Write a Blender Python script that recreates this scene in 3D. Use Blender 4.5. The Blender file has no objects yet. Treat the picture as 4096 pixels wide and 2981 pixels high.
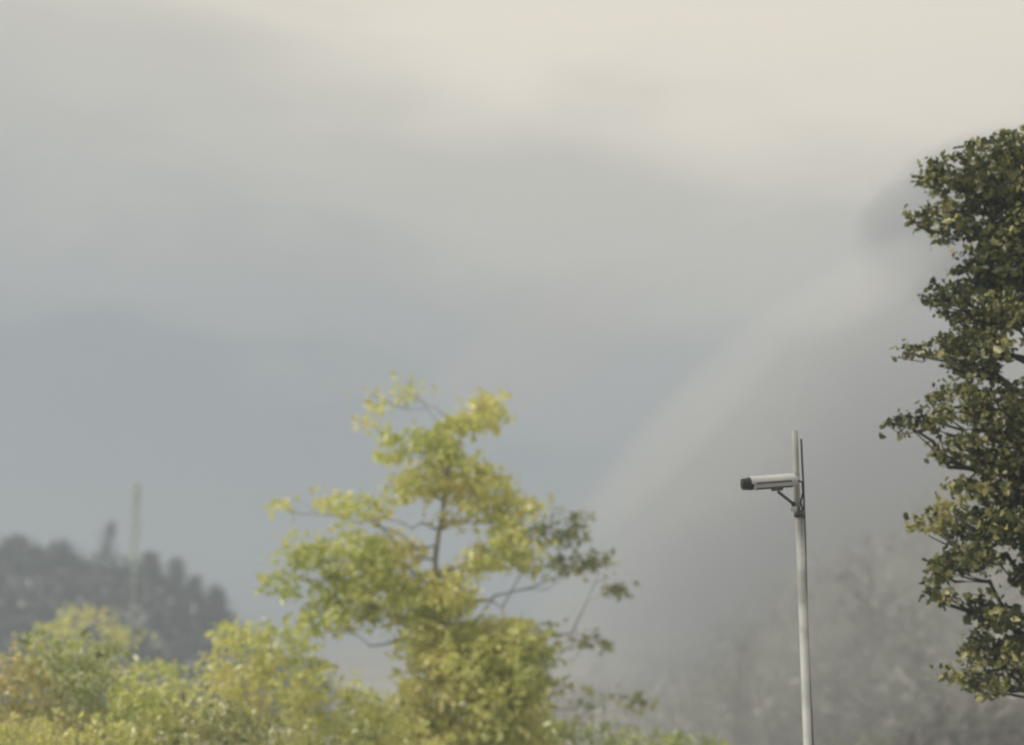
import bpy, bmesh, math, random
import numpy as np
from mathutils import Vector, Matrix

scn = bpy.context.scene
R = math.radians
PITCH = 10.0
EYE = 6.0
FPX = 1406.0          # focal length in pixels of a 1024 px wide picture

# ---------------------------------------------------------------- camera
cd = bpy.data.cameras.new("camera")
cam = bpy.data.objects.new("camera", cd)
scn.collection.objects.link(cam)
cam.location = (0, 0, EYE)
cam.rotation_euler = (R(90 + PITCH), 0, 0)
cd.sensor_width = 36.0
cd.lens = 36.0 * FPX / 1024.0
cd.clip_start = 0.1
cd.clip_end = 5000
cd.dof.use_dof = True
cd.dof.focus_distance = 9.4
cd.dof.aperture_fstop = 0.72
scn.camera = cam
scn.render.resolution_x = 1024
scn.render.resolution_y = 745

# ---------------------------------------------------------------- view + sampling
scn.view_settings.view_transform = 'Standard'
scn.view_settings.look = 'None'
scn.view_settings.gamma = 1
scn.view_settings.exposure = 0.0
scn.cycles.volume_bounces = 2
scn.cycles.transparent_max_bounces = 12
scn.cycles.max_bounces = 8
scn.cycles.filter_width = 2.0
scn.cycles.volume_step_rate = 1.5

# ---------------------------------------------------------------- world
SUN_EL, SUN_AZ = 42.0, -105.0        # azimuth measured clockwise from +Y (view direction)
w = bpy.data.worlds.new("World")
scn.world = w
w.use_nodes = True
nt = w.node_tree
nt.nodes.clear()
def N(tree, typ, **kw):
    n = tree.nodes.new(typ)
    for k, v in kw.items():
        setattr(n, k, v)
    return n
def L(tree, a, b):
    tree.links.new(a, b)
def ramp(tree, stops, interp='EASE'):
    r = N(tree, 'ShaderNodeValToRGB')
    r.color_ramp.interpolation = interp
    els = r.color_ramp.elements
    while len(els) < len(stops):
        els.new(0.5)
    for e, (p, c) in zip(els, stops):
        e.position = p
        e.color = (c[0], c[1], c[2], 1)
    return r
def math_node(tree, op, a, b=None, clamp=False):
    m = N(tree, 'ShaderNodeMath', operation=op)
    m.use_clamp = clamp
    for i, v in enumerate((a, b)):
        if v is None:
            continue
        if isinstance(v, (int, float)):
            m.inputs[i].default_value = v
        else:
            L(tree, v, m.inputs[i])
    return m.outputs[0]

out = N(nt, 'ShaderNodeOutputWorld')
sky = N(nt, 'ShaderNodeTexSky', sky_type='NISHITA', sun_disc=False)
sky.sun_elevation = R(SUN_EL)
sky.sun_rotation = R(SUN_AZ)
sky.dust_density = 4.0
bg_sky = N(nt, 'ShaderNodeBackground')
bg_sky.inputs['Strength'].default_value = 0.10
L(nt, sky.outputs[0], bg_sky.inputs['Color'])
tc = N(nt, 'ShaderNodeTexCoord')
sep = N(nt, 'ShaderNodeSeparateXYZ')
L(nt, tc.outputs['Generated'], sep.inputs[0])
nz = N(nt, 'ShaderNodeTexNoise')
nz.inputs['Scale'].default_value = 3.2
nz.inputs['Detail'].default_value = 3.0
nz.inputs['Roughness'].default_value = 0.45
nz.inputs['Distortion'].default_value = 0.3
mp = N(nt, 'ShaderNodeMapping')
mp.inputs['Scale'].default_value = (1.0, 1.0, 1.9)
mp.inputs['Location'].default_value = (0.3, 0.2, 0.7)
L(nt, tc.outputs['Generated'], mp.inputs[0])
L(nt, mp.outputs[0], nz.inputs['Vector'])
nc = math_node(nt, 'MULTIPLY', math_node(nt, 'SUBTRACT', nz.outputs['Fac'], 0.5), 0.22)
nz2 = N(nt, 'ShaderNodeTexNoise')
nz2.inputs['Scale'].default_value = 7.5
nz2.inputs['Detail'].default_value = 6.0
nz2.inputs['Roughness'].default_value = 0.55
nz2.inputs['Distortion'].default_value = 1.2
mp2 = N(nt, 'ShaderNodeMapping')
mp2.inputs['Rotation'].default_value = (0, R(-38), 0)
mp2.inputs['Scale'].default_value = (0.7, 1.0, 2.2)
L(nt, tc.outputs['Generated'], mp2.inputs[0])
L(nt, mp2.outputs[0], nz2.inputs['Vector'])
nc = math_node(nt, 'ADD', nc, math_node(nt, 'MULTIPLY', math_node(nt, 'SUBTRACT', nz2.outputs['Fac'], 0.5), 0.10))
hx = math_node(nt, 'MULTIPLY', sep.outputs['X'], 0.19)
tt = math_node(nt, 'ADD', math_node(nt, 'ADD', math_node(nt, 'ADD', sep.outputs['Z'], hx), nc), 0.030)
cr = ramp(nt, [(0.00, (0.22, 0.255, 0.285)),
               (0.09, (0.28, 0.325, 0.36)),
               (0.20, (0.46, 0.465, 0.45)),
               (0.33, (0.66, 0.63, 0.55)),
               (0.46, (1.0, 0.90, 0.76)),
               (0.75, (1.0, 0.92, 0.80))])
L(nt, tt, cr.inputs[0])
bg_cl = N(nt, 'ShaderNodeBackground')
bg_cl.inputs['Strength'].default_value = 1.0
L(nt, cr.outputs[0], bg_cl.inputs['Color'])
mxw = N(nt, 'ShaderNodeMixShader')
mxw.inputs[0].default_value = 0.93
L(nt, bg_sky.outputs[0], mxw.inputs[1])
L(nt, bg_cl.outputs[0], mxw.inputs[2])
L(nt, mxw.outputs[0], out.inputs['Surface'])

# ---------------------------------------------------------------- sun behind thin cloud
sd = bpy.data.lights.new("sun", 'SUN')
sd.energy = 4.6
sd.angle = R(10)
sd.color = (1.0, 0.94, 0.84)
sun = bpy.data.objects.new("sun", sd)
scn.collection.objects.link(sun)
to_sun = Vector((math.sin(R(SUN_AZ)) * math.cos(R(SUN_EL)), math.cos(R(SUN_AZ)) * math.cos(R(SUN_EL)), math.sin(R(SUN_EL))))
sun.rotation_euler = to_sun.to_track_quat('Z', 'Y').to_euler()
sun.location = (20, 10, 40)

# ---------------------------------------------------------------- helpers
F = Vector((0, math.cos(R(PITCH)), math.sin(R(PITCH))))
U = Vector((0, -math.sin(R(PITCH)), math.cos(R(PITCH))))
def P(px, py, d):
    """world point seen at pixel (px, py) of the 1024x745 picture at depth d metres"""
    cx = (px - 512) / FPX
    cy = (372.5 - py) / FPX
    return Vector((0, 0, EYE)) + d * (F + cx * Vector((1, 0, 0)) + cy * U)

def tag(o, label=None, cat=None, group=None, kind=None):
    if label: o['label'] = label
    if cat: o['category'] = cat
    if group: o['group'] = group
    if kind: o['kind'] = kind
    return o
def empty(name, loc, label, cat, group=None):
    o = bpy.data.objects.new(name, None)
    o.empty_display_size = 0.2
    scn.collection.objects.link(o)
    o.location = loc
    return tag(o, label, cat, group)
def link(name, me, mat, parent=None, smooth=False):
    o = bpy.data.objects.new(name, me)
    scn.collection.objects.link(o)
    if mat: me.materials.append(mat)
    if smooth:
        me.polygons.foreach_set('use_smooth', [True] * len(me.polygons))
    if parent:
        o.parent = parent
        o.matrix_parent_inverse = Matrix.Translation(-Vector(parent.location))
    return o
def mesh_np(name, verts, faces):
    me = bpy.data.meshes.new(name)
    v = np.asarray(verts, dtype=np.float32)
    f = np.asarray(faces, dtype=np.int32)
    n, k = f.shape
    me.vertices.add(len(v)); me.vertices.foreach_set('co', v.ravel())
    me.loops.add(n * k); me.loops.foreach_set('vertex_index', f.ravel())
    me.polygons.add(n)
    me.polygons.foreach_set('loop_start', np.arange(n, dtype=np.int32) * k)
    me.update(calc_edges=True)
    return me

# ---------------------------------------------------------------- materials
def mat_base(name):
    m = bpy.data.materials.new(name)
    m.use_nodes = True
    t = m.node_tree
    t.nodes.clear()
    return m, t, N(t, 'ShaderNodeOutputMaterial')
def solid(name, cols, scale=6.0, rough=0.6, bump=0.2, detail=5, metal=0.0, spec=0.4):
    m, t, o = mat_base(name)
    b = N(t, 'ShaderNodeBsdfPrincipled')
    b.inputs['Roughness'].default_value = rough
    b.inputs['Metallic'].default_value = metal
    b.inputs['Specular IOR Level'].default_value = spec
    c = N(t, 'ShaderNodeTexCoord')
    n = N(t, 'ShaderNodeTexNoise')
    n.inputs['Scale'].default_value = scale
    n.inputs['Detail'].default_value = detail
    L(t, c.outputs['Object'], n.inputs['Vector'])
    k = len(cols)
    r = ramp(t, [(0.3 + 0.4 * i / max(1, k - 1), c_) for i, c_ in enumerate(cols)], 'LINEAR')
    L(t, n.outputs['Fac'], r.inputs[0])
    L(t, r.outputs[0], b.inputs['Base Color'])
    if bump:
        bp = N(t, 'ShaderNodeBump')
        bp.inputs['Strength'].default_value = bump
        bp.inputs['Distance'].default_value = 0.02
        L(t, n.outputs['Fac'], bp.inputs['Height'])
        L(t, bp.outputs[0], b.inputs['Normal'])
    L(t, b.outputs[0], o.inputs['Surface'])
    return m
def leaf_mat(name, cols, trans=0.5, clump=1.2, spread=0.55, gloss=0.08):
    """leaves whose colour varies from leaf to leaf and from clump to clump"""
    m, t, o = mat_base(name)
    g = N(t, 'ShaderNodeNewGeometry')
    c = N(t, 'ShaderNodeTexCoord')
    n = N(t, 'ShaderNodeTexNoise')
    n.inputs['Scale'].default_value = clump
    n.inputs['Detail'].default_value = 3
    L(t, c.outputs['Object'], n.inputs['Vector'])
    a = math_node(t, 'MULTIPLY', math_node(t, 'SUBTRACT', g.outputs['Random Per Island'], 0.5), spread)
    f = math_node(t, 'ADD', math_node(t, 'MULTIPLY_ADD', n.outputs['Fac'], 2.4), a)
    f.node.inputs  # keep
    # centre the noise: 2.4*(n-0.5)+0.5
    ma = f.node.inputs[0].links[0].from_node
    ma.inputs[2].default_value = -0.7
    k = len(cols)
    r = ramp(t, [(i / max(1, k - 1), c_) for i, c_ in enumerate(cols)], 'LINEAR')
    L(t, f, r.inputs[0])
    d = N(t, 'ShaderNodeBsdfDiffuse')
    tr = N(t, 'ShaderNodeBsdfTranslucent')
    gl = N(t, 'ShaderNodeBsdfGlossy')
    gl.inputs['Roughness'].default_value = 0.45
    L(t, r.outputs[0], d.inputs['Color'])
    L(t, r.outputs[0], tr.inputs['Color'])
    mx = N(t, 'ShaderNodeMixShader'); mx.inputs[0].default_value = trans
    L(t, d.outputs[0], mx.inputs[1]); L(t, tr.outputs[0], mx.inputs[2])
    m2 = N(t, 'ShaderNodeMixShader'); m2.inputs[0].default_value = gloss
    L(t, mx.outputs[0], m2.inputs[1]); L(t, gl.outputs[0], m2.inputs[2])
    L(t, m2.outputs[0], o.inputs['Surface'])
    return m

BARK = solid('bark', [(0.17, 0.16, 0.11), (0.30, 0.28, 0.20)], 8, 0.9, 0.6)
BARK_D = solid('dark_bark', [(0.02, 0.018, 0.014), (0.06, 0.052, 0.04)], 8, 0.9, 0.6)
M_YEL = leaf_mat('yellow_leaves', [(0.40, 0.45, 0.11), (0.60, 0.63, 0.17), (0.72, 0.70, 0.23), (0.68, 0.58, 0.26)], 0.55, 0.55, 0.6)
M_DRK = leaf_mat('dark_leaves', [(0.025, 0.038, 0.009), (0.062, 0.078, 0.014), (0.14, 0.145, 0.028), (0.42, 0.40, 0.16)], 0.45, 1.5, 0.9, 0.05)

# ---------------------------------------------------------------- foliage generators
def leaf_cloud(rng, centres, size, aspect=0.5, droop=0.3, jitter=0.35):
    """one folded diamond leaf per centre"""
    n = len(centres)
    c = np.asarray(centres, dtype=np.float64)
    d = rng.normal(size=(n, 3)); d[:, 2] -= droop
    d /= np.linalg.norm(d, axis=1)[:, None]
    a = rng.normal(size=(n, 3)); a[:, 2] *= 0.5
    s = np.cross(d, a); s /= np.linalg.norm(s, axis=1)[:, None] + 1e-9
    nn = np.cross(s, d)
    L_ = size * (1 + jitter * rng.normal(size=(n, 1))).clip(0.35, 1.9)
    W = L_ * aspect
    p0 = c - d * L_ * 0.5
    p2 = c + d * L_ * 0.5
    p1 = c + s * W * 0.5 + nn * L_ * 0.10 - d * L_ * 0.08
    p3 = c - s * W * 0.5 + nn * L_ * 0.10 - d * L_ * 0.08
    v = np.stack([p0, p1, p2, p3], axis=1).reshape(-1, 3)
    i = np.arange(n) * 4
    f = np.concatenate([np.stack([i, i + 1, i + 2], 1), np.stack([i, i + 2, i + 3], 1)])
    return v, f

def leaf_cloud6(rng, centres, size, aspect=0.6, droop=0.3, jitter=0.35):
    """one six-sided leaf, folded along its midrib and bent at the tip, per centre"""
    n = len(centres)
    c = np.asarray(centres, dtype=np.float64)
    d = rng.normal(size=(n, 3)); d[:, 2] -= droop
    d /= np.linalg.norm(d, axis=1)[:, None]
    a = rng.normal(size=(n, 3)); a[:, 2] *= 0.5
    s = np.cross(d, a); s /= np.linalg.norm(s, axis=1)[:, None] + 1e-9
    nn = np.cross(s, d)
    L_ = size * (1 + jitter * rng.normal(size=(n, 1))).clip(0.35, 1.9)
    W = L_ * aspect
    P_ = [c - d * L_ * .5,
          c + s * W * .5 + nn * L_ * .1 - d * L_ * .18, c + s * W * .38 + nn * L_ * .08 + d * L_ * .18,
          c + d * L_ * .5 - nn * L_ * .14,
          c - s * W * .38 + nn * L_ * .08 + d * L_ * .18, c - s * W * .5 + nn * L_ * .1 - d * L_ * .18]
    v = np.stack(P_, axis=1).reshape(-1, 3)
    i = np.arange(n) * 6
    f = np.concatenate([np.stack([i + p, i + q, i + r_], 1) for p, q, r_ in ((0, 1, 2), (0, 2, 3), (0, 3, 4), (0, 4, 5))])
    return v, f

def lobe_points(rng, lobes, per, spray, sprays_per=1.0):
    """lobes: (px, py, rx, ry, depth, rdepth, weight) -> leaf centres gathered in sprays"""
    pts = []
    for (px, py, rx, ry, d, rd, wt) in lobes:
        c = P(px, py, d)
        k = d / FPX
        ns = max(3, int(wt * sprays_per * rx * ry / 60.0))
        q = rng.normal(size=(ns, 3)); q /= np.linalg.norm(q, axis=1)[:, None]
        q *= rng.uniform(0.15, 1.0, size=(ns, 1)) ** 0.5
        sp = np.array(c)[None, :] + q * np.array([rx * k, rd, ry * k])[None, :]
        for s_ in sp:
            r_ = spray * rng.uniform(0.5, 1.4)
            e = np.clip(rng.normal(size=(max(3, int(per * rng.uniform(0.5, 1.5))), 3)), -1.7, 1.7) * r_ * np.array([1.0, 1.0, 0.55])
            pts.append(s_[None, :] + e)
    return np.concatenate(pts)

def tube(bm, pts, rads, seg=8):
    prev = None
    n = len(pts)
    for i in range(n):
        a = pts[max(0, i - 1)]; b = pts[min(n - 1, i + 1)]
        d = (b - a).normalized()
        q = d.to_track_quat('Z', 'Y')
        ring = [bm.verts.new(pts[i] + q @ Vector((math.cos(2 * math.pi * k / seg) * rads[i], math.sin(2 * math.pi * k / seg) * rads[i], 0))) for k in range(seg)]
        if prev:
            # align the rings so that the tube does not twist
            best = min(range(seg), key=lambda s: (ring[s].co - prev[0].co).length)
            ring = ring[best:] + ring[:best]
            for k in range(seg):
                bm.faces.new((prev[k], prev[(k + 1) % seg], ring[(k + 1) % seg], ring[k]))
        else:
            bm.faces.new(list(reversed(ring)))
        prev = ring
    bm.faces.new(prev)

def limb(bm, rnd, a, b, r0, r1, n=6, wob=0.08, sag=0.0, seg=7):
    a = Vector(a); b = Vector(b)
    ln = (b - a).length
    pts, rads = [], []
    for i in range(n + 1):
        t = i / n
        p = a.lerp(b, t)
        if 0 < i < n:
            p += Vector((rnd.gauss(0, 1), rnd.gauss(0, 1), rnd.gauss(0, 1))) * ln * wob * 0.5
        p.z += sag * math.sin(math.pi * t) * ln
        pts.append(p)
        rads.append(r0 + (r1 - r0) * t)
    tube(bm, pts, rads, seg)
    return pts

def bm_link(name, bm, mat, parent=None, smooth=True):
    me = bpy.data.meshes.new(name)
    bmesh.ops.recalc_face_normals(bm, faces=bm.faces)
    bm.to_mesh(me); bm.free()
    return link(name, me, mat, parent, smooth)

# ---------------------------------------------------------------- ground (one sheet to the horizon) with its rise on the right
def smooth01(t):
    t = np.clip(t, 0, 1)
    return t * t * (3 - 2 * t)
def height(x, y):
    x = np.asarray(x, float); y = np.asarray(y, float)
    h = 0.25 * np.sin(x * 0.21 + 1.3) * np.cos(y * 0.17) + 0.5 * np.sin(x * 0.05 + y * 0.043)
    # right-hand slope
    xa = x * 120 / np.maximum(y, 30)
    u = smooth01((y - 52) / 70.0) * smooth01((xa - 5) / 46.0)
    rough = np.sin(x * 0.37 + np.sin(y * 0.31) * 1.7) * 0.8 + np.sin(y * 0.53 + x * 0.21) * 0.6 + np.sin(x * 0.9 + y * 0.7) * 0.3
    h = h + u * (17 + 1.5 * rough)
    u2 = smooth01((y - 34) / 22.0) * smooth01((x - 9.5) / 9.0)
    h = h + u2 * (1.6 + 0.35 * np.sin(x * 1.1 + y * 0.6))
    # left-hand ridge
    xb = x * 140 / np.maximum(y, 40)
    v = smooth01((y - 95) / 45.0) * smooth01((-16.5 - xb) / 24.0) * (1 - smooth01((y - 160) / 60))
    h = h + v * (11.9 + 0.9 * np.sin(x * 0.35) + 0.4 * rough)
    return h - 1.2 * smooth01((y - 30) / 60)
def grid(name, xs, ys, mat, z=0.0):
    X, Y = np.meshgrid(xs, ys)
    Z = height(X, Y) + z
    v = np.stack([X, Y, Z], -1).reshape(-1, 3)
    nx, ny = len(xs), len(ys)
    i = (np.arange(ny - 1)[:, None] * nx + np.arange(nx - 1)[None, :]).ravel()
    f = np.stack([i, i + 1, i + nx + 1, i + nx], 1)
    return link(name, mesh_np(name, v, f), mat, None, True)

m, t, o = mat_base('dry_slope')
b = N(t, 'ShaderNodeBsdfPrincipled'); b.inputs['Roughness'].default_value = 0.95
c = N(t, 'ShaderNodeTexCoord')
n1 = N(t, 'ShaderNodeTexNoise'); n1.inputs['Scale'].default_value = 0.12; n1.inputs['Detail'].default_value = 8; n1.inputs['Roughness'].default_value = 0.65
n2 = N(t, 'ShaderNodeTexNoise'); n2.inputs['Scale'].default_value = 1.1; n2.inputs['Detail'].default_value = 6
L(t, c.outputs['Object'], n1.inputs['Vector']); L(t, c.outputs['Object'], n2.inputs['Vector'])
r1 = ramp(t, [(0.36, (0.12, 0.118, 0.10)), (0.46, (0.24, 0.232, 0.20)), (0.55, (0.34, 0.325, 0.285)), (0.64, (0.45, 0.43, 0.38))], 'LINEAR')
L(t, math_node(t, 'ADD', math_node(t, 'MULTIPLY', n1.outputs['Fac'], 0.6), math_node(t, 'MULTIPLY', n2.outputs['Fac'], 0.4)), r1.inputs[0])
L(t, r1.outputs[0], b.inputs['Base Color'])
bp = N(t, 'ShaderNodeBump'); bp.inputs['Strength'].default_value = 0.8; bp.inputs['Distance'].default_value = 0.5
L(t, n2.outputs['Fac'], bp.inputs['Height']); L(t, bp.outputs[0], b.inputs['Normal'])
L(t, b.outputs[0], o.inputs['Surface'])
M_GROUND = m
xs = np.concatenate([np.linspace(-900, -130, 18), np.linspace(-125, 125, 240), np.linspace(130, 900, 18)])
ys = np.concatenate([np.linspace(-60, 0, 8), np.linspace(4, 180, 170), np.linspace(190, 1200, 20)])
g = grid('ground', xs, ys, M_GROUND)
tag(g, kind='structure')
def hz(x, y):
    return float(height(x, y))

# ---------------------------------------------------------------- haze and smoke (outside: the sky)
m, t, o = mat_base('haze_air')
pv = N(t, 'ShaderNodeVolumePrincipled')
pv.inputs['Color'].default_value = (0.47, 0.53, 0.60, 1)
pv.inputs['Density'].default_value = 0.0046
pv.inputs['Anisotropy'].default_value = 0.2
L(t, pv.outputs[0], o.inputs['Volume'])
bm = bmesh.new()
bmesh.ops.create_cube(bm, size=1.0)
HZ_TOP, HZ_BOT = 48.0, -9.0
for v in bm.verts:
    v.co = Vector((v.co.x * 1840, 575 + v.co.y * 1290, (HZ_TOP + HZ_BOT) / 2 + v.co.z * (HZ_TOP - HZ_BOT)))
hz_o = bm_link('haze', bm, m, None, False)
tag(hz_o, kind='stuff')

def smoke_mat(name, col, dens, scale, seed):
    m, t, o = mat_base(name)
    c = N(t, 'ShaderNodeTexCoord')
    ln = N(t, 'ShaderNodeVectorMath', operation='LENGTH')
    n = N(t, 'ShaderNodeTexNoise')
    n.inputs['Scale'].default_value = scale
    n.inputs['Detail'].default_value = 4
    n.inputs['Roughness'].default_value = 0.55
    n.inputs['Distortion'].default_value = 0.8
    mp = N(t, 'ShaderNodeMapping'); mp.inputs['Location'].default_value = (seed, seed * 0.7, 0)
    L(t, c.outputs['Object'], mp.inputs[0]); L(t, mp.outputs[0], n.inputs['Vector'])
    L(t, c.outputs['Object'], ln.inputs[0])
    # 1 in the middle, 0 at the hull (radius 1), edge broken by noise
    s = math_node(t, 'SUBTRACT', 1.0, ln.outputs['Value'])
    e = math_node(t, 'ADD', math_node(t, 'MULTIPLY', s, 2.6), math_node(t, 'MULTIPLY', math_node(t, 'SUBTRACT', n.outputs['Fac'], 0.5), 2.2))
    k = N(t, 'ShaderNodeMapRange'); k.interpolation_type = 'SMOOTHSTEP'
    k.inputs['From Min'].default_value = 0.2; k.inputs['From Max'].default_value = 0.8
    k.inputs['To Min'].default_value = 0; k.inputs['To Max'].default_value = dens
    L(t, e, k.inputs['Value'])
    fade = N(t, 'ShaderNodeMapRange'); fade.interpolation_type = 'SMOOTHSTEP'
    fade.inputs['From Min'].default_value = 0.0; fade.inputs['From Max'].default_value = 0.22
    L(t, s, fade.inputs['Value'])
    d = math_node(t, 'MULTIPLY', k.outputs[0], fade.outputs[0])
    pv = N(t, 'ShaderNodeVolumePrincipled')
    pv.inputs['Color'].default_value = (*col, 1)
    L(t, d, pv.inputs['Density'])
    L(t, pv.outputs[0], o.inputs['Volume'])
    return m
def puff(px, py, d, rx, ry, rd, tilt, dens, col=(0.60, 0.62, 0.62), scale=1.5, seed=0.0):
    bm = bmesh.new()
    bmesh.ops.create_icosphere(bm, subdivisions=3, radius=1.0)
    o = bm_link('smoke', bm, smoke_mat('smoke_air', col, dens, scale, seed))
    o.location = P(px, py, d)
    o.scale = (rx * d / FPX, rd, ry * d / FPX)
    o.rotation_euler = (0, R(tilt), 0)
    return tag(o, kind='stuff')
puff(820, 535, 46, 430, 235, 8, -44, 0.11, (0.60, 0.605, 0.60), 3.2, seed=3.1)
puff(970, 220, 48, 135, 95, 6, -20, 0.15, (0.42, 0.44, 0.48), 3.2, 7.7)
puff(880, 420, 42, 220, 110, 5, -50, 0.10, (0.50, 0.53, 0.58), 3.6, 5.2)
puff(690, 600, 44, 160, 90, 6, -40, 0.10, (0.50, 0.54, 0.60), 3.2, 1.9)
puff(698, 410, 38, 220, 38, 2.6, -47, 0.062, (0.78, 0.80, 0.83), 7.0, 4.4)
puff(865, 285, 38, 110, 40, 3.0, -28, 0.08, (0.80, 0.81, 0.83), 6.0, 9.4)
puff(540, 350, 40, 150, 60, 4, -30, 0.06, (0.60, 0.60, 0.64), 3.0, 6.1)

# ---------------------------------------------------------------- security camera on its pole
PD = 8.6
WHITE = solid('white_painted_metal', [(0.36, 0.375, 0.37), (0.46, 0.47, 0.46)], 9, 0.45, 0.05, spec=0.4)
POLE_M = solid('weathered_white_pole', [(0.15, 0.15, 0.14), (0.30, 0.305, 0.295), (0.38, 0.385, 0.375)], 4, 0.55, 0.15, detail=9, spec=0.3)
BLACK = solid('black_plastic', [(0.012, 0.013, 0.014), (0.022, 0.022, 0.023)], 20, 0.4, 0.03)
DGREY = solid('dark_grey_metal', [(0.05, 0.053, 0.052), (0.09, 0.09, 0.088)], 20, 0.55, 0.05)
GLASS = solid('dark_lens_glass', [(0.004, 0.005, 0.007), (0.006, 0.007, 0.009)], 5, 0.08, 0.0, spec=0.8)
kpx = PD / FPX

ptop = P(797.0, 429, PD); pbot_dir = P(805.0, 740, PD)
base = Vector((ptop.x, ptop.y, 0)); base.z = hz(base.x, base.y) - 0.05
# the pole leans a touch with the view; build it vertical and true
px_x = P(799.5, 512, PD)
base.x = px_x.x; base.y = px_x.y
top_z = P(799, 429, PD).z
pole = empty('camera_pole', base, 'tall slim white metal pole standing in front of the smoky slope', 'pole')
bm = bmesh.new()
r = 0.0265
tube(bm, [Vector((base.x, base.y, base.z)), Vector((base.x, base.y, px_x.z - 0.01))], [r * 1.02, r * 1.0], 24)
bm_link('lower_tube', bm, POLE_M, pole)
bm = bmesh.new()
tube(bm, [Vector((base.x - 0.012, base.y, px_x.z - 0.012)), Vector((base.x - 0.012, base.y, top_z))], [0.0195, 0.0185], 20)
bm_link('upper_tube', bm, POLE_M, pole)
bm = bmesh.new()
tube(bm, [Vector((base.x, base.y, px_x.z - 0.03)), Vector((base.x, base.y, px_x.z + 0.012))], [0.034, 0.034], 24)
bm_link('collar', bm, DGREY, pole)
bm = bmesh.new()
cx0 = base.x + 0.027
cab = [Vector((cx0 + 0.004 * math.sin(i * 1.1), base.y + 0.004, top_z - 0.05 - (top_z - base.z - 0.4) * i / 24.0)) for i in range(25)]
tube(bm, cab, [0.0065] * 25, 8)
bm_link('cable', bm, DGREY, pole)
bm = bmesh.new()
tube(bm, [Vector((base.x, base.y, base.z)), Vector((base.x, base.y, base.z + 0.07))], [0.12, 0.11], 24)
bm_link('base_plate', bm, DGREY, pole)

# bullet camera pointing left and slightly towards the viewer, tipped a little down
body_c = P(772, 483, PD - 0.01)
body_c.y -= 0.065
sc = empty('security_camera', body_c, 'white bullet security camera with black front pointing left on the pole', 'security camera')
rot = Matrix.Rotation(R(16), 4, 'Z') @ Matrix.Rotation(R(-5.5), 4, 'Y')
def place(name, bm, mat, smooth=False, parent=sc, bevel=0.0):
    """bm is modelled along -X = lens direction, centred on the housing"""
    if bevel:
        bmesh.ops.bevel(bm, geom=[e for e in bm.edges], offset=bevel, segments=2, affect='EDGES')
    bm.transform(Matrix.Translation(body_c) @ rot @ Matrix.Diagonal((1, 0.92, 0.92, 1)))
    o = bm_link(name, bm, mat, None, smooth)
    o.parent = parent
    o.matrix_parent_inverse = Matrix.Translation(-body_c)
    return o
def box(bm, cx, cy, cz, sx, sy, sz):
    r = bmesh.ops.create_cube(bm, size=1.0)
    for v in r['verts']:
        v.co = Vector((cx + v.co.x * sx, cy + v.co.y * sy, cz + v.co.z * sz))
def cylx(bm, x0, x1, r0, r1, seg=28, y=0, z=0):
    tube(bm, [Vector((x0, y, z)), Vector((x1, y, z))], [r0, r1], seg)
# housing
bm = bmesh.new(); cylx(bm, -0.125, 0.135, 0.036, 0.036); cylx(bm, 0.135, 0.158, 0.036, 0.026)
housing = place('housing', bm, WHITE, True)
housing.modifiers.new('edge', 'EDGE_SPLIT').split_angle = R(40)
# white front ring then black front with the lens
bm = bmesh.new(); cylx(bm, -0.150, -0.127, 0.043, 0.043)
o = place('front_ring', bm, WHITE, True); o.modifiers.new('edge', 'EDGE_SPLIT').split_angle = R(40)
bm = bmesh.new(); cylx(bm, -0.208, -0.152, 0.038, 0.0435)
o = place('front_cover', bm, BLACK, True); o.modifiers.new('edge', 'EDGE_SPLIT').split_angle = R(40)
bm = bmesh.new(); cylx(bm, -0.214, -0.2085, 0.022, 0.026)
place('lens', bm, GLASS, True)
# sunshield: bent sheet over the housing
bm = bmesh.new()
prof = []
for i in range(13):
    a = R(-12 + 204 * i / 12)
    prof.append((math.cos(a), math.sin(a)))
rings = []
for x in (-0.165, 0.13):
    for rr in (0.0455, 0.0485):
        rings.append([bm.verts.new(Vector((x, p[0] * rr, p[1] * rr * 0.92 + 0.003))) for p in prof])
def strip(a, b_):
    for i in range(len(a) - 1):
        bm.faces.new((a[i], a[i + 1], b_[i + 1], b_[i]))
strip(rings[0], rings[2]); strip(rings[1], rings[3]); strip(rings[0], rings[1]); strip(rings[2], rings[3])
for e in (0, -1):
    bm.faces.new((rings[0][e], rings[1][e], rings[3][e], rings[2][e]))
shield = place('sunshield', bm, WHITE, False)
# dark seam rail along the side
bm = bmesh.new(); box(bm, -0.02, -0.0475, -0.004, 0.235, 0.005, 0.011)
place('side_rail', bm, DGREY, False)
bm = bmesh.new(); box(bm, -0.005, -0.0, -0.0395, 0.25, 0.03, 0.008)
place('bottom_rail', bm, DGREY, False)
# mount block below, arm back to the pole, round joint
bm = bmesh.new(); box(bm, 0.015, 0, -0.050, 0.07, 0.03, 0.018); 
place('mount_block', bm, DGREY, False, bevel=0.003)
a0 = body_c + Vector((0.025, 0.01, -0.058))
a1 = P(793.5, 504, PD - 0.045)
bm = bmesh.new(); limb(bm, random.Random(1), a0, a1, 0.0095, 0.0095, 3, 0.0, 0.0, 12)
arm = bm_link('bracket_arm', bm, DGREY); arm.parent = sc; arm.matrix_parent_inverse = Matrix.Translation(-body_c)
bm = bmesh.new(); bmesh.ops.create_uvsphere(bm, u_segments=16, v_segments=10, radius=0.0155); bm.transform(Matrix.Translation(a1))
j = bm_link('joint', bm, BLACK); j.parent = sc; j.matrix_parent_inverse = Matrix.Translation(-body_c)
bm = bmesh.new(); tube(bm, [a1 + Vector((0.002, 0.0, -0.045)), a1 + Vector((0.002, 0, -0.018))], [0.017, 0.019], 16)
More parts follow.
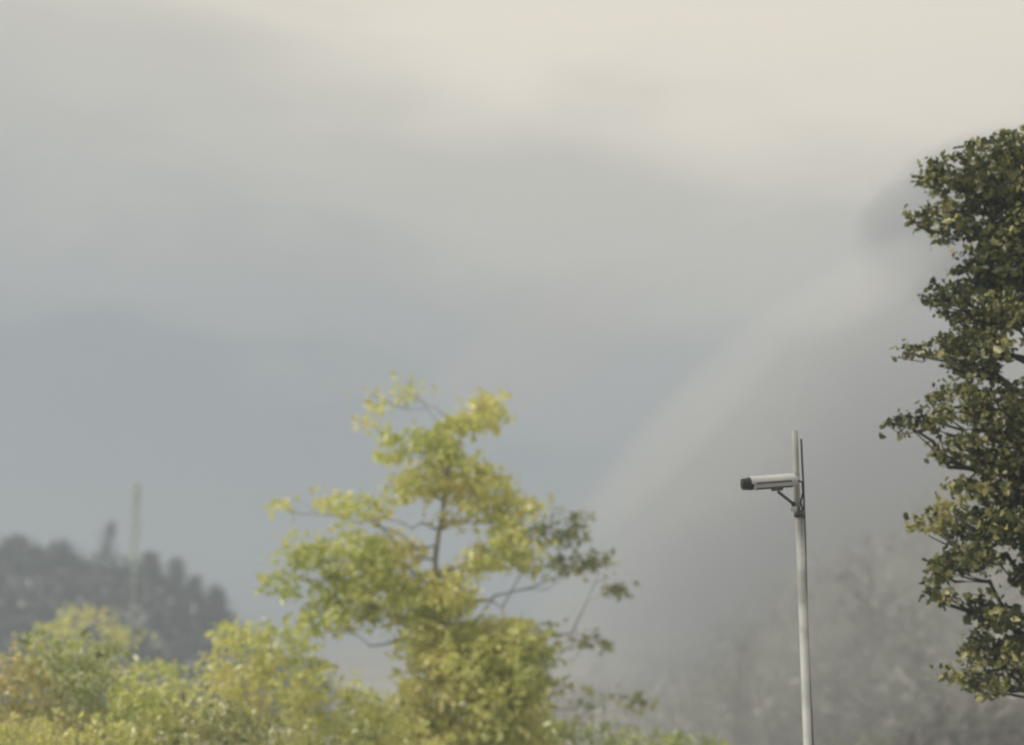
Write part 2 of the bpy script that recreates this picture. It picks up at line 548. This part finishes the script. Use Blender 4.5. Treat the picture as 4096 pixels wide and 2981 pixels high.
j = bm_link('bracket_foot', bm, WHITE); j.parent = sc; j.matrix_parent_inverse = Matrix.Translation(-body_c)

lp = [body_c + Vector((0.135, 0.02, 0.02)), body_c + Vector((0.175, 0.02, 0.0)), body_c + Vector((0.18, 0.03, -0.06)),
      body_c + Vector((0.165, 0.035, -0.12)), Vector((base.x + 0.03, base.y + 0.01, px_x.z - 0.02))]
bm = bmesh.new(); tube(bm, lp, [0.006] * 5, 8)
o = bm_link('cable', bm, BLACK); o.parent = sc; o.matrix_parent_inverse = Matrix.Translation(-body_c)

# ---------------------------------------------------------------- trees
def tree(name, label, cat, base_xy, trunk_pts, lobes, leafmat, barkmat, seed, leaf=0.11, per=14, spray=0.2,
         trunk_r=0.16, sprays=1.0, group=None, limbs=True, twigs=2, droop=0.4, aspect=0.5, cloud=leaf_cloud, side=None, side_mat=None, side_label=None):
    rnd = random.Random(seed); rng = np.random.default_rng(seed)
    z0 = hz(*base_xy) - 0.1
    root = empty(name, (base_xy[0], base_xy[1], z0), label, cat, group)
    all_lobes = lobes
    pts = [Vector((base_xy[0], base_xy[1], z0))] + [Vector(p) for p in trunk_pts]
    # smooth the trunk
    fine, n = [], len(pts)
    for i in range(n - 1):
        for k in range(4):
            t = k / 4
            p = pts[i].lerp(pts[i + 1], t)
            if i or k:
                p += Vector((rnd.gauss(0, 0.02), rnd.gauss(0, 0.02), 0)) * trunk_r * 6
            fine.append(p)
    fine.append(pts[-1])
    bm = bmesh.new()
    rad = [trunk_r * (1 - 0.8 * i / (len(fine) - 1)) for i in range(len(fine))]
    rad[0] *= 1.5
    tube(bm, fine, rad, 10)
    if limbs:
        for (px, py, rx, ry, d, rd, wt) in lobes:
            c = P(px, py, d)
            # leave the trunk somewhat lower than the lobe
            best = min(range(len(fine)), key=lambda i: abs(fine[i].z - (c.z - 0.35 * (Vector((c.x, c.y, 0)) - Vector((fine[i].x, fine[i].y, 0))).length)))
            a = fine[best]
            lp = limb(bm, rnd, a, c, min(rad[best] * 0.55, 0.4 * trunk_r), trunk_r * 0.08, 6, 0.12)
            for _ in range(twigs):
                s = lp[rnd.randint(3, 6)]
                q = Vector((rnd.gauss(0, 1), rnd.gauss(0, 1), rnd.gauss(0.3, 1))).normalized()
                e = c + Vector((q.x * rx * d / FPX, q.y * rd, q.z * ry * d / FPX)) * 0.85
                limb(bm, rnd, s, e, trunk_r * 0.13, trunk_r * 0.03, 4, 0.12, 0, 5)
    bm_link('trunk', bm, barkmat, root)
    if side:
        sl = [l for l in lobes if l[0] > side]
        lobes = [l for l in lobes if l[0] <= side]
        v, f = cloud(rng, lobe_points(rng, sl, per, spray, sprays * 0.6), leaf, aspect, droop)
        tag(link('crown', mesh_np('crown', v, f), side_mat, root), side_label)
    pts = lobe_points(rng, lobes, per, spray, sprays)
    v, f = cloud(rng, pts, leaf, aspect, droop)
    link('crown', mesh_np('crown', v, f), leafmat, root)
    return root

# the big yellow-green tree, about 22 m away
D = 22.0
yl = [  # px, py, rx, ry, depth, rdepth, weight
 (380, 402, 20, 13, D, 0.35, 0.5), (402, 392, 12, 7, D, 0.3, 0.5), (372, 425, 10, 6, D, 0.2, 0.3),
 (487, 408, 20, 15, D, 0.4, 1.2), (470, 425, 22, 14, D, 0.4, 1.3), (440, 440, 26, 18, D, 0.5, 1.3),
 (395, 450, 22, 14, D - .3, 0.5, 1.1), (455, 470, 32, 22, D, 0.7, 1.4), (485, 488, 28, 18, D, 0.6, 1.3),
 (415, 485, 34, 16, D, 0.7, 1.3), (335, 503, 22, 10, D + .3, 0.5, 1.1), (286, 506, 12, 8, D + .2, 0.3, 0.6), (370, 507, 28, 12, D, 0.6, 1.1),
 (300, 548, 18, 18, D, 0.6, 0.9), (340, 552, 36, 26, D, 0.9, 1.2), (385, 560, 34, 30, D, 0.9, 1.3),
 (455, 515, 30, 10, D - .2, 0.5, 0.8), (505, 512, 34, 18, D, 0.8, 1.2), (520, 545, 30, 28, D - .3, 0.9, 1.0), (490, 560, 30, 18, D, 0.8, 0.9),
 (555, 530, 32, 20, D, 0.7, 0.8), (580, 530, 14, 14, D, 0.4, 1.1), (570, 560, 34, 14, D, 0.7, 1.0), (601, 562, 9, 9, D, 0.3, 0.9), (618, 590, 10, 5, D, 0.2, 1.0),
 (405, 595, 48, 26, D, 1.1, 1.4), (345, 602, 46, 26, D, 0.9, 1.2), (290, 575, 22, 24, D, .6, .7), (450, 600, 26, 30, D, 0.9, 1.3), (430, 635, 40, 28, D, 0.9, 1.3),
 (330, 628, 22, 14, D, 0.6, 0.7), (500, 640, 38, 20, D - .2, 0.9, 1.5), (480, 670, 52, 34, D - .3, 1.1, 1.7), (500, 700, 44, 34, D - .3, 1.1, 1.7),
 (420, 690, 22, 40, D, 0.8, 1.2), (445, 735, 60, 26, D - .2, 1.0, 1.4), (520, 740, 40, 22, D - .2, 1.0, 1.2),
 (540, 660, 14, 24, D, 0.5, 0.9), (575, 636, 24, 7, D, 0.4, 0.8), (595, 645, 14, 5, D, 0.3, 0.8),
 (560, 690, 22, 12, D, 0.6, 0.3), (598, 698, 16, 10, D, 0.5, 0.5), (637, 702, 7, 5, D, 0.3, 0.4), (460, 660, 40, 40, D, 1.2, 1.6), (520, 690, 24, 50, D - .2, 1.0, 1.5), (520, 648, 22, 20, D - .2, .8, 1.4), (405, 735, 26, 30, D, .9, 1.2), (400, 740, 50, 24, D, 1.2, 1.4), (500, 738, 56, 26, D, 1.2, 1.5), (500, 625, 30, 5, D, 0.4, 0.6),
]
tp = [P(450, 780, D), P(447, 700, D), P(440, 620, D), P(436, 560, D), P(443, 500, D), P(452, 450, D), P(478, 412, D)]
b0 = P(450, 780, D)
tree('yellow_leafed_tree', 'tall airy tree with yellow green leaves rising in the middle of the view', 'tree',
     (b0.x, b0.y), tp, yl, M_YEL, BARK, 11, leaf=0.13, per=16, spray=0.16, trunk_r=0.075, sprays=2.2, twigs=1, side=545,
     side_mat=leaf_mat('shade_tinted_green_leaves', [(0.14, 0.17, 0.07), (0.28, 0.31, 0.12), (0.50, 0.50, 0.22)], 0.45, 0.9, 0.9), side_label='sparser greener foliage on the right side with shade put into its colour')  # greener leaves on the right side, their shade painted in as darker colour

# the dark tree at the right edge, about 12 m away
D = 12.0
dl = [
 (985, 148, 26, 18, D, 0.4, 1.0), (1015, 140, 30, 16, D, 0.5, 1.2), (940, 168, 24, 18, D, 0.4, 1.2), (975, 185, 36, 24, D + .1, 0.6, 1.3), (1030, 190, 34, 30, D, 0.7, 1.5),
 (928, 205, 18, 20, D, 0.3, 0.7), (955, 215, 30, 16, D, 0.5, 0.8), (1005, 230, 34, 26, D, 0.7, 1.4), (985, 262, 30, 24, D + .1, 0.6, 1.4),
 (1030, 280, 36, 40, D, 0.8, 1.6), (930, 285, 16, 14, D, 0.3, 0.8), (955, 292, 20, 16, D, 0.4, 1.0), (985, 310, 32, 24, D, 0.6, 1.4),
 (940, 335, 28, 11, D, 0.35, 1.3), (975, 345, 32, 22, D, 0.6, 1.4), (900, 344, 18, 8, D, 0.25, 0.7), (965, 385, 18, 26, D, 0.4, 0.8),
 (935, 400, 20, 14, D, 0.3, 0.6), (898, 414, 18, 9, D, 0.25, 1.0), (925, 412, 18, 7, D, 0.25, 0.8), (990, 400, 24, 34, D, 0.6, 1.3), (1030, 415, 26, 24, D, 0.6, 1.2),
 (955, 440, 24, 18, D, 0.4, 0.6), (1000, 450, 36, 24, D, 0.6, 1.2), (985, 478, 40, 16, D - .1, 0.5, 0.6),
 (925, 520, 14, 16, D, 0.3, 0.9), (945, 505, 22, 16, D, 0.4, 0.7), (990, 515, 40, 20, D, 0.7, 1.5), (1030, 520, 30, 30, D, 0.7, 1.6),
 (965, 550, 28, 16, D, 0.5, 1.3), (1020, 570, 12, 26, D, 0.3, 1.0), (940, 568, 16, 12, D, 0.3, 0.8), (930, 588, 12, 7, D, 0.2, 0.8), (965, 592, 14, 8, D, 0.25, 0.6),
 (1000, 610, 34, 14, D, 0.5, 1.4), (985, 640, 34, 16, D, 0.5, 0.9), (1020, 650, 26, 24, D, 0.5, 1.5), (960, 665, 18, 14, D, 0.4, 0.6), (988, 675, 22, 12, D, 0.4, 1.3),
 (1015, 170, 40, 26, D + .2, 0.5, 1.6), (1010, 260, 40, 50, D + .3, 0.6, 1.8), (1020, 480, 40, 50, D + .3, 0.6, 1.5),
 (1060, 250, 50, 110, D, 1.0, 1.3), (1070, 450, 50, 120, D, 1.0, 1.2),
]
tp = [P(1090, 900, D + .3), P(1085, 650, D + .3), P(1075, 450, D + .2), P(1060, 300, D), P(1040, 190, D), P(1020, 150, D)]
b0 = P(1090, 900, D + .3)
dl = [(a + 4, b_ + 8, c_ * .85, e_ * .85, f_, g_, h_) for (a, b_, c_, e_, f_, g_, h_) in dl]
tree('dark_leafed_tree', 'dark green tree leaning into view at the right edge', 'tree',
     (b0.x, b0.y), tp, dl, M_DRK, BARK_D, 23, leaf=0.062, per=18, spray=0.075, trunk_r=0.11, sprays=2.9, aspect=0.62, cloud=leaf_cloud6)

# ---------------------------------------------------------------- shrubs along the bottom
def shrub(name, label, cat, lobes, mat, seed, leaf=0.1, per=12, spray=0.14, group=None, sprays=2.2, stem_r=0.014, upright=False, aspect=0.5):
    rnd = random.Random(seed); rng = np.random.default_rng(seed)
    d0 = lobes[0][4]
    cx = sum(l[0] for l in lobes) / len(lobes)
    c0 = P(cx, 745, d0)
    z0 = hz(c0.x, c0.y) - 0.05
    root = empty(name, (c0.x, c0.y, z0), label, cat, group)
    bm = bmesh.new()
    for (px, py, rx, ry, d, rd, wt) in lobes:
        for k in range(3):
            c = P(px + rnd.uniform(-.5, .5) * rx, py - rnd.uniform(-.3, .7) * ry, d)
            a = Vector((c0.x + rnd.uniform(-.15, .15), c0.y + rnd.uniform(-.15, .15), z0))
            if upright:
                a = Vector((c.x + rnd.uniform(-.2, .2), c.y, z0))
            limb(bm, rnd, a, c, stem_r, stem_r * 0.3, 6, 0.05, 0, 6)
    bm_link('stems', bm, BARK, root)
    pts = lobe_points(rng, lobes, per, spray, sprays)
    v, f = leaf_cloud(rng, pts, leaf, aspect, 0.1)
    link('foliage', mesh_np('foliage', v, f), mat, root)
    return root
M_GRN = leaf_mat('mid_green_leaves', [(0.18, 0.23, 0.06), (0.34, 0.39, 0.11), (0.50, 0.52, 0.17)], 0.5, 0.9, 0.7)
M_OLV = leaf_mat('olive_leaves', [(0.19, 0.21, 0.06), (0.38, 0.40, 0.14), (0.56, 0.54, 0.2)], 0.45, 0.9, 0.8)
M_BRN = leaf_mat('brownish_leaves', [(0.24, 0.25, 0.08), (0.48, 0.44, 0.14), (0.62, 0.50, 0.19)], 0.4, 0.9, 0.8)
M_LIM = leaf_mat('bright_green_leaves', [(0.28, 0.31, 0.07), (0.46, 0.48, 0.13), (0.60, 0.58, 0.18)], 0.5, 0.8, 0.6)
M_DOL = leaf_mat('dusty_olive_leaves', [(0.14, 0.145, 0.08), (0.24, 0.24, 0.15), (0.38, 0.37, 0.25)], 0.4, 0.9, 0.8)
G = 'shrubs along the foot of the slope'
shrub('leafy_shrub', 'yellow green shrub with orange tipped leaves just left of the tall yellow tree', 'shrub',
      [(250, 638, 34, 18, 20, .8, 1.5), (330, 706, 50, 26, 20, .8, 1.3), (290, 680, 40, 24, 20, .8, 1.1), (370, 725, 40, 22, 20, .8, 1.3), (150, 690, 40, 26, 20.5, .8, 1.2), (225, 632, 12, 9, 20, .4, .8), (285, 635, 24, 14, 20, .6, .9), (240, 670, 44, 26, 20, 1, 1.2), (300, 660, 22, 22, 20, .7, .5), (230, 715, 46, 36, 20, 1, 1.2)], M_YEL, 31, group=G)
shrub('leafy_shrub', 'bright green low shrub filling the ground under the tall yellow tree', 'shrub',
      [(330, 736, 60, 16, 19, 1, 1.2), (290, 700, 26, 22, 19, .7, .9), (390, 735, 40, 18, 19, .8, 1.4), (370, 710, 34, 9, 19, .5, .5), (300, 760, 80, 26, 19, 1, 1.4)], M_LIM, 32, group=G)
shrub('leafy_shrub', 'grey green twiggy shrub with dark gaps between the two yellow green clumps', 'shrub',
      [(225, 725, 34, 24, 16, .7, 1.2), (200, 738, 30, 20, 16, .6, 1.2), (262, 738, 30, 18, 16, .6, 1.0), (185, 700, 14, 12, 16, .4, .5)], M_OLV, 33, group=G, leaf=0.09)
shrub('leafy_shrub', 'pale yellow shrub below the far ridge, third clump from the left edge', 'shrub',
      [(135, 698, 26, 16, 17, .6, 1.3), (165, 705, 22, 14, 17, .6, 1.2), (150, 730, 44, 24, 17, .9, 1.4), (120, 745, 30, 20, 17, .7, 1.0)], M_YEL, 34, group=G)
shrub('leafy_shrub', 'green shrub with upright stems left of the pale yellow shrub', 'shrub',
      [(85, 680, 30, 28, 18, .7, 1.1), (105, 655, 20, 26, 18, .5, .6), (80, 725, 40, 28, 18, .9, 1.2), (50, 650, 26, 18, 18, .6, .8)], M_GRN, 35, group=G, upright=True)
shrub('leafy_shrub', 'low pale golden shrub in the bottom left corner', 'shrub',
      [(20, 735, 36, 14, 15, .6, 1.4), (70, 742, 40, 12, 15, .6, 1.4), (110, 735, 24, 14, 15, .5, .8)], M_YEL, 44, group=G, leaf=.09)
shrub('leafy_shrub', 'brownish olive shrub with orange leaves standing at the left edge', 'shrub',
      [(12, 665, 28, 18, 17, .6, 1.1), (30, 695, 34, 26, 17, .8, 1.2), (8, 730, 34, 30, 17, .8, 1.5), (60, 735, 30, 22, 17, .7, 1.2)], M_BRN, 36, group=G, upright=True)
shrub('leafy_shrub', 'low green shrub at the bottom between the yellow tree and the white pole', 'shrub',
      [(600, 738, 40, 14, 21, .9, 1.3), (660, 741, 40, 11, 21, .9, 1.4), (560, 728, 28, 12, 21, .7, .8), (700, 748, 36, 10, 21, .8, 1.0)], M_GRN, 37, group=G)
shrub('leafy_shrub', 'small pale olive shrub at the bottom right of the white pole', 'shrub',
      [(850, 744, 30, 10, 34, .8, .7), (880, 738, 18, 8, 34, .6, .4)], M_DOL, 38, group=G)
shrub('hazy_shrub', 'faded yellowish shrub in front of the grey far ridge', 'shrub',
      [(85, 618, 24, 12, 48, 1.2, .8), (55, 632, 26, 14, 48, 1.2, .8), (115, 640, 26, 14, 48, 1.2, .6), (70, 670, 60, 26, 48, 1.6, 1.0)], M_YEL, 39, leaf=0.25, spray=.4)

# tall grass growing at the lower left
rng = np.random.default_rng(5)
vs, fs = [], []
for k in range(900):
    px = rng.uniform(-20, 330) if k % 3 else rng.uniform(-10, 90)
    d = rng.uniform(13.5, 17)
    b_ = P(px, 745, d)
    z0 = hz(b_.x, b_.y) - 0.03
    tip = P(px + rng.normal() * 5, rng.uniform(672, 760) + max(0, (px - 110)) * 0.22, d)
    h_ = tip.z - z0
    lean = rng.normal(size=2) * 0.12
    wd = rng.uniform(0.006, 0.014)
    ang = rng.uniform(0, math.pi)
    sx, sy = math.cos(ang) * wd, math.sin(ang) * wd
    i0 = len(vs)
    for j in range(6):
        t_ = j / 5
        q = 1 - t_ ** 2 * 0.9
        x = b_.x + lean[0] * t_ ** 2 * h_ * 0.6
        y = b_.y + lean[1] * t_ ** 2 * h_ * 0.6
        vs += [(x - sx * q, y - sy * q, z0 + h_ * t_), (x + sx * q, y + sy * q, z0 + h_ * t_)]
    for j in range(5):
        fs.append((i0 + 2 * j, i0 + 2 * j + 1, i0 + 2 * j + 3, i0 + 2 * j + 2))
M_GRASS = leaf_mat('dry_grass', [(0.12, 0.12, 0.04), (0.30, 0.28, 0.10), (0.48, 0.44, 0.20)], 0.4, 0.6, 0.9)
tag(link('grass', mesh_np('grass', vs, fs), M_GRASS), 'tall dry yellow green grass stalks at the lower left', 'grass', kind='stuff')

# one slim pale stalk rising above the ridge
d = 118
b_ = P(130, 640, d); z0 = hz(b_.x, b_.y) - 0.1
st = empty('bamboo_stalk', (b_.x, b_.y, z0), 'slim pale green stalk rising alone above the hazy left ridge', 'plant')
hh = P(130, 480, d).z - z0
bm = bmesh.new()
tube(bm, [Vector((b_.x + 0.12 * math.sin(i * .5), b_.y, z0 + hh * i / 16)) for i in range(17)], [0.10 - 0.004 * i for i in range(17)], 10)
M_STALK = solid('pale_green_stalk', [(0.33, 0.37, 0.28), (0.40, 0.44, 0.34)], 3, 0.6, 0.1)
bm_link('stem', bm, M_STALK, st)
rng = np.random.default_rng(77)
zz = rng.uniform(0.45, 1.0, size=(260, 1))
c = np.array([[b_.x, b_.y, z0]]) + np.concatenate([rng.normal(size=(260, 2)) * 0.40 * (1.25 - zz), zz * hh], 1)
v, f = leaf_cloud(rng, c, 0.42, 0.22, 1.0)
link('leaves', mesh_np('leaves', v, f), leaf_mat('pale_stalk_leaves', [(0.42, 0.48, 0.28), (0.52, 0.56, 0.36)], 0.6), st)

# ---------------------------------------------------------------- far ridge: a wood with a few trees one can tell apart
M_FAR = leaf_mat('far_leaves', [(0.02, 0.028, 0.02), (0.045, 0.055, 0.04), (0.08, 0.085, 0.06)], 0.2, 0.3, 0.6)
rng = np.random.default_rng(9)
n = 3000
Y = rng.uniform(100, 152, n); X = rng.uniform(-80, -19, n) * Y / 140
Z = height(X, Y)
pts = []
for i in range(n):
    hgt = rng.uniform(0.4, 3.4) if i % 15 == 0 else rng.uniform(0.4, 1.6)
    e = rng.normal(size=(14, 3)) * np.array([0.8, 0.8, 0.5])
    pts.append(np.array([[X[i], Y[i], Z[i] + hgt * 0.55]]) + e)
v, f = leaf_cloud(rng, np.concatenate(pts), 0.7, 0.6, 0.0)
tag(link('far_wood', mesh_np('far_wood', v, f), M_FAR), 'dark grey wood covering the far left ridge', 'wood', kind='stuff')

GREYBARK = solid('grey_bark', [(0.36, 0.35, 0.32), (0.58, 0.57, 0.53)], 4, 0.9, 0.4)
def far_tree(px, py_top, py_bot, wpx, d, label, seed, lean=0, mat=None, dead=False, name='far_tree', group='trees on the far ridge'):
    rnd = random.Random(seed); rng = np.random.default_rng(seed)
    b_ = P(px, py_bot, d)
    z0 = hz(b_.x, b_.y) - 0.2
    top = P(px + lean, py_top, d)
    root = empty(name, (b_.x, b_.y, z0), label, 'tree', group)
    bm = bmesh.new()
    H = top.z - z0
    a = Vector((b_.x, b_.y, z0))
    tr = limb(bm, rnd, a, top, 0.012 * H + 0.03, 0.03, 8, 0.02)
    for k in range(10 if not dead else 26):
        s = a.lerp(top, rnd.uniform(0.25, 0.9))
        q = Vector((rnd.gauss(0, 1), rnd.gauss(0, 1), rnd.uniform(0.2, 1.2))).normalized()
        e_ = s + q * wpx * d / FPX * rnd.uniform(0.5, 1.1)
        pp = limb(bm, rnd, s, e_, 0.008 * H, 0.01, 4, 0.1, 0, 5)
        if dead:
            for z_ in range(3):
                q2 = (q + Vector((rnd.gauss(0, .6), rnd.gauss(0, .6), rnd.gauss(0, .6)))).normalized()
                limb(bm, rnd, pp[rnd.randint(1, 3)], pp[-1] + q2 * wpx * d / FPX * 0.4, 0.004 * H, 0.006, 3, 0.1, 0, 4)
    bm_link('trunk', bm, GREYBARK if dead else BARK_D, root)
    k = wpx * d / FPX
    nn = int(rnd.uniform(240, 420)) if not dead else 70
    t_ = rng.uniform(0.35 if not dead else 0.3, 1.0, size=(nn, 1))
    rad = k * (1.25 - 1.05 * t_) * (0.9 if not dead else 1.2) * (1 + 0.25 * np.sin(t_ * 17 + seed))
    c = np.array(a)[None, :] * (1 - t_) + np.array(top)[None, :] * t_ + rng.normal(size=(nn, 3)) * rad * np.array([0.8, 0.8, 0.35])
    pts = (c[:, None, :] + rng.normal(size=(nn, 6 if not dead else 3, 3)) * 0.22 * k).reshape(-1, 3)
    v, f = leaf_cloud(rng, pts, max(0.14, 0.16 * k), 0.6, 0.0)
    link('crown', mesh_np('crown', v, f), mat or M_FAR, root)
    return root
far_tree(100, 523, 575, 10, 132, 'thin leaning tree standing highest on the far left ridge', 1, 12)
far_tree(60, 548, 600, 20, 134, 'broad dark tree left of the leaning one on the far ridge', 2)
far_tree(14, 545, 600, 24, 134, 'broad dark tree at the left edge on the far ridge', 3)
far_tree(150, 556, 610, 13, 130, 'rounded tree just right of the pale stalk on the far ridge', 4)
far_tree(176, 560, 620, 12, 130, 'slender upright tree halfway down the far ridge', 5)
far_tree(216, 590, 640, 14, 130, 'low rounded tree at the lower right end of the far ridge', 6)
far_tree(196, 576, 635, 10, 130, 'small tree between the slender and the low rounded one on the ridge', 7)

# ---------------------------------------------------------------- right slope: grey dry shrubs, bare branches, pale rocks
M_DRY = leaf_mat('dusty_grey_leaves', [(0.24, 0.235, 0.20), (0.44, 0.425, 0.37), (0.66, 0.635, 0.56)], 0.3, 0.4, 0.7)
rng = np.random.default_rng(14)
n = 900
Y = rng.uniform(50, 125, n); X = rng.uniform(4, 50, n) * Y / 100
Z = height(X, Y)
pts, tw = [], []
for i in range(n):
    k = rng.uniform(0.5, 1.9)
    e = rng.normal(size=(int(10 * k), 3)) * np.array([0.75, 0.75, 0.5]) * k
    pts.append(np.array([[X[i], Y[i], Z[i] + 0.5 * k]]) + e)
    e = rng.normal(size=(int(12 * k), 3)) * np.array([0.9, 0.9, 0.6]) * k
    tw.append(np.array([[X[i], Y[i], Z[i] + 0.9 * k]]) + e)
v1, f1 = leaf_cloud(rng, np.concatenate(pts), 0.6, 0.5, 0.0)
v2, f2 = leaf_cloud(rng, np.concatenate(tw), 1.7, 0.035, -0.9)
v = np.concatenate([v1, v2]); f = np.concatenate([f1, f2 + len(v1)])
tag(link('scrub', mesh_np('scrub', v, f), M_DRY), 'dusty grey scrub covering the slope on the right', 'scrub', kind='stuff')

def slope_hit(px, py):
    for k in range(400):
        d = 30 + k * 0.4
        p = P(px, py, d)
        if hz(p.x, p.y) >= p.z:
            return d, p
    return 150, P(px, py, 150)
for i, (px, py, hh, ww, lab) in enumerate([
    (868, 655, 120, 46, 'wide bare grey tree on the slope between the white pole and the dark tree'),
    (915, 690, 80, 34, 'smaller bare grey tree just below the dark tree on the slope'),
    (832, 715, 70, 26, 'small bare tree close to the right side of the white pole'),
    (735, 700, 80, 30, 'faint bare tree left of the white pole on the smoky slope')]):
    d, p = slope_hit(px, py)
    d = min(d, 46)
    far_tree(px, py - hh, py + 40, ww * 1.3, d, lab, 40 + i, 3, M_DRY, True, 'bare_tree', 'bare trees on the slope')
ROCK = solid('pale_rock', [(0.22, 0.22, 0.20), (0.36, 0.355, 0.33)], 1.2, 0.9, 0.8)
for i, (px, py, w_, h_, lab) in enumerate([
    (857, 642, 26, 7, 'long pale rock ledge on the slope between pole and dark tree'),
    (760, 683, 30, 6, 'flat pale rock just left of the white pole on the slope'),
    (820, 665, 12, 7, 'small pale rock just right of the white pole')]):
    d, p = slope_hit(px, py)
    rnd = random.Random(i)
    bm = bmesh.new()
    bmesh.ops.create_icosphere(bm, subdivisions=3, radius=1.0)
    for v_ in bm.verts:
        v_.co *= 1 + 0.22 * math.sin(v_.co.x * 5 + i) * math.cos(v_.co.y * 4 + v_.co.z * 6) + rnd.uniform(-.03, .03)
        v_.co = Vector((v_.co.x * w_ * d / FPX * 0.55, v_.co.y * 1.2, v_.co.z * h_ * d / FPX))
    o = bm_link('rock', bm, ROCK, None, False)
    o.location = (p.x, p.y - 0.4, hz(p.x, p.y - 0.4) + 0.1)
    o.rotation_euler = (0, R(-12 if i == 0 else -3), R(8))
    tag(o, lab, 'rock', 'pale rocks on the slope')
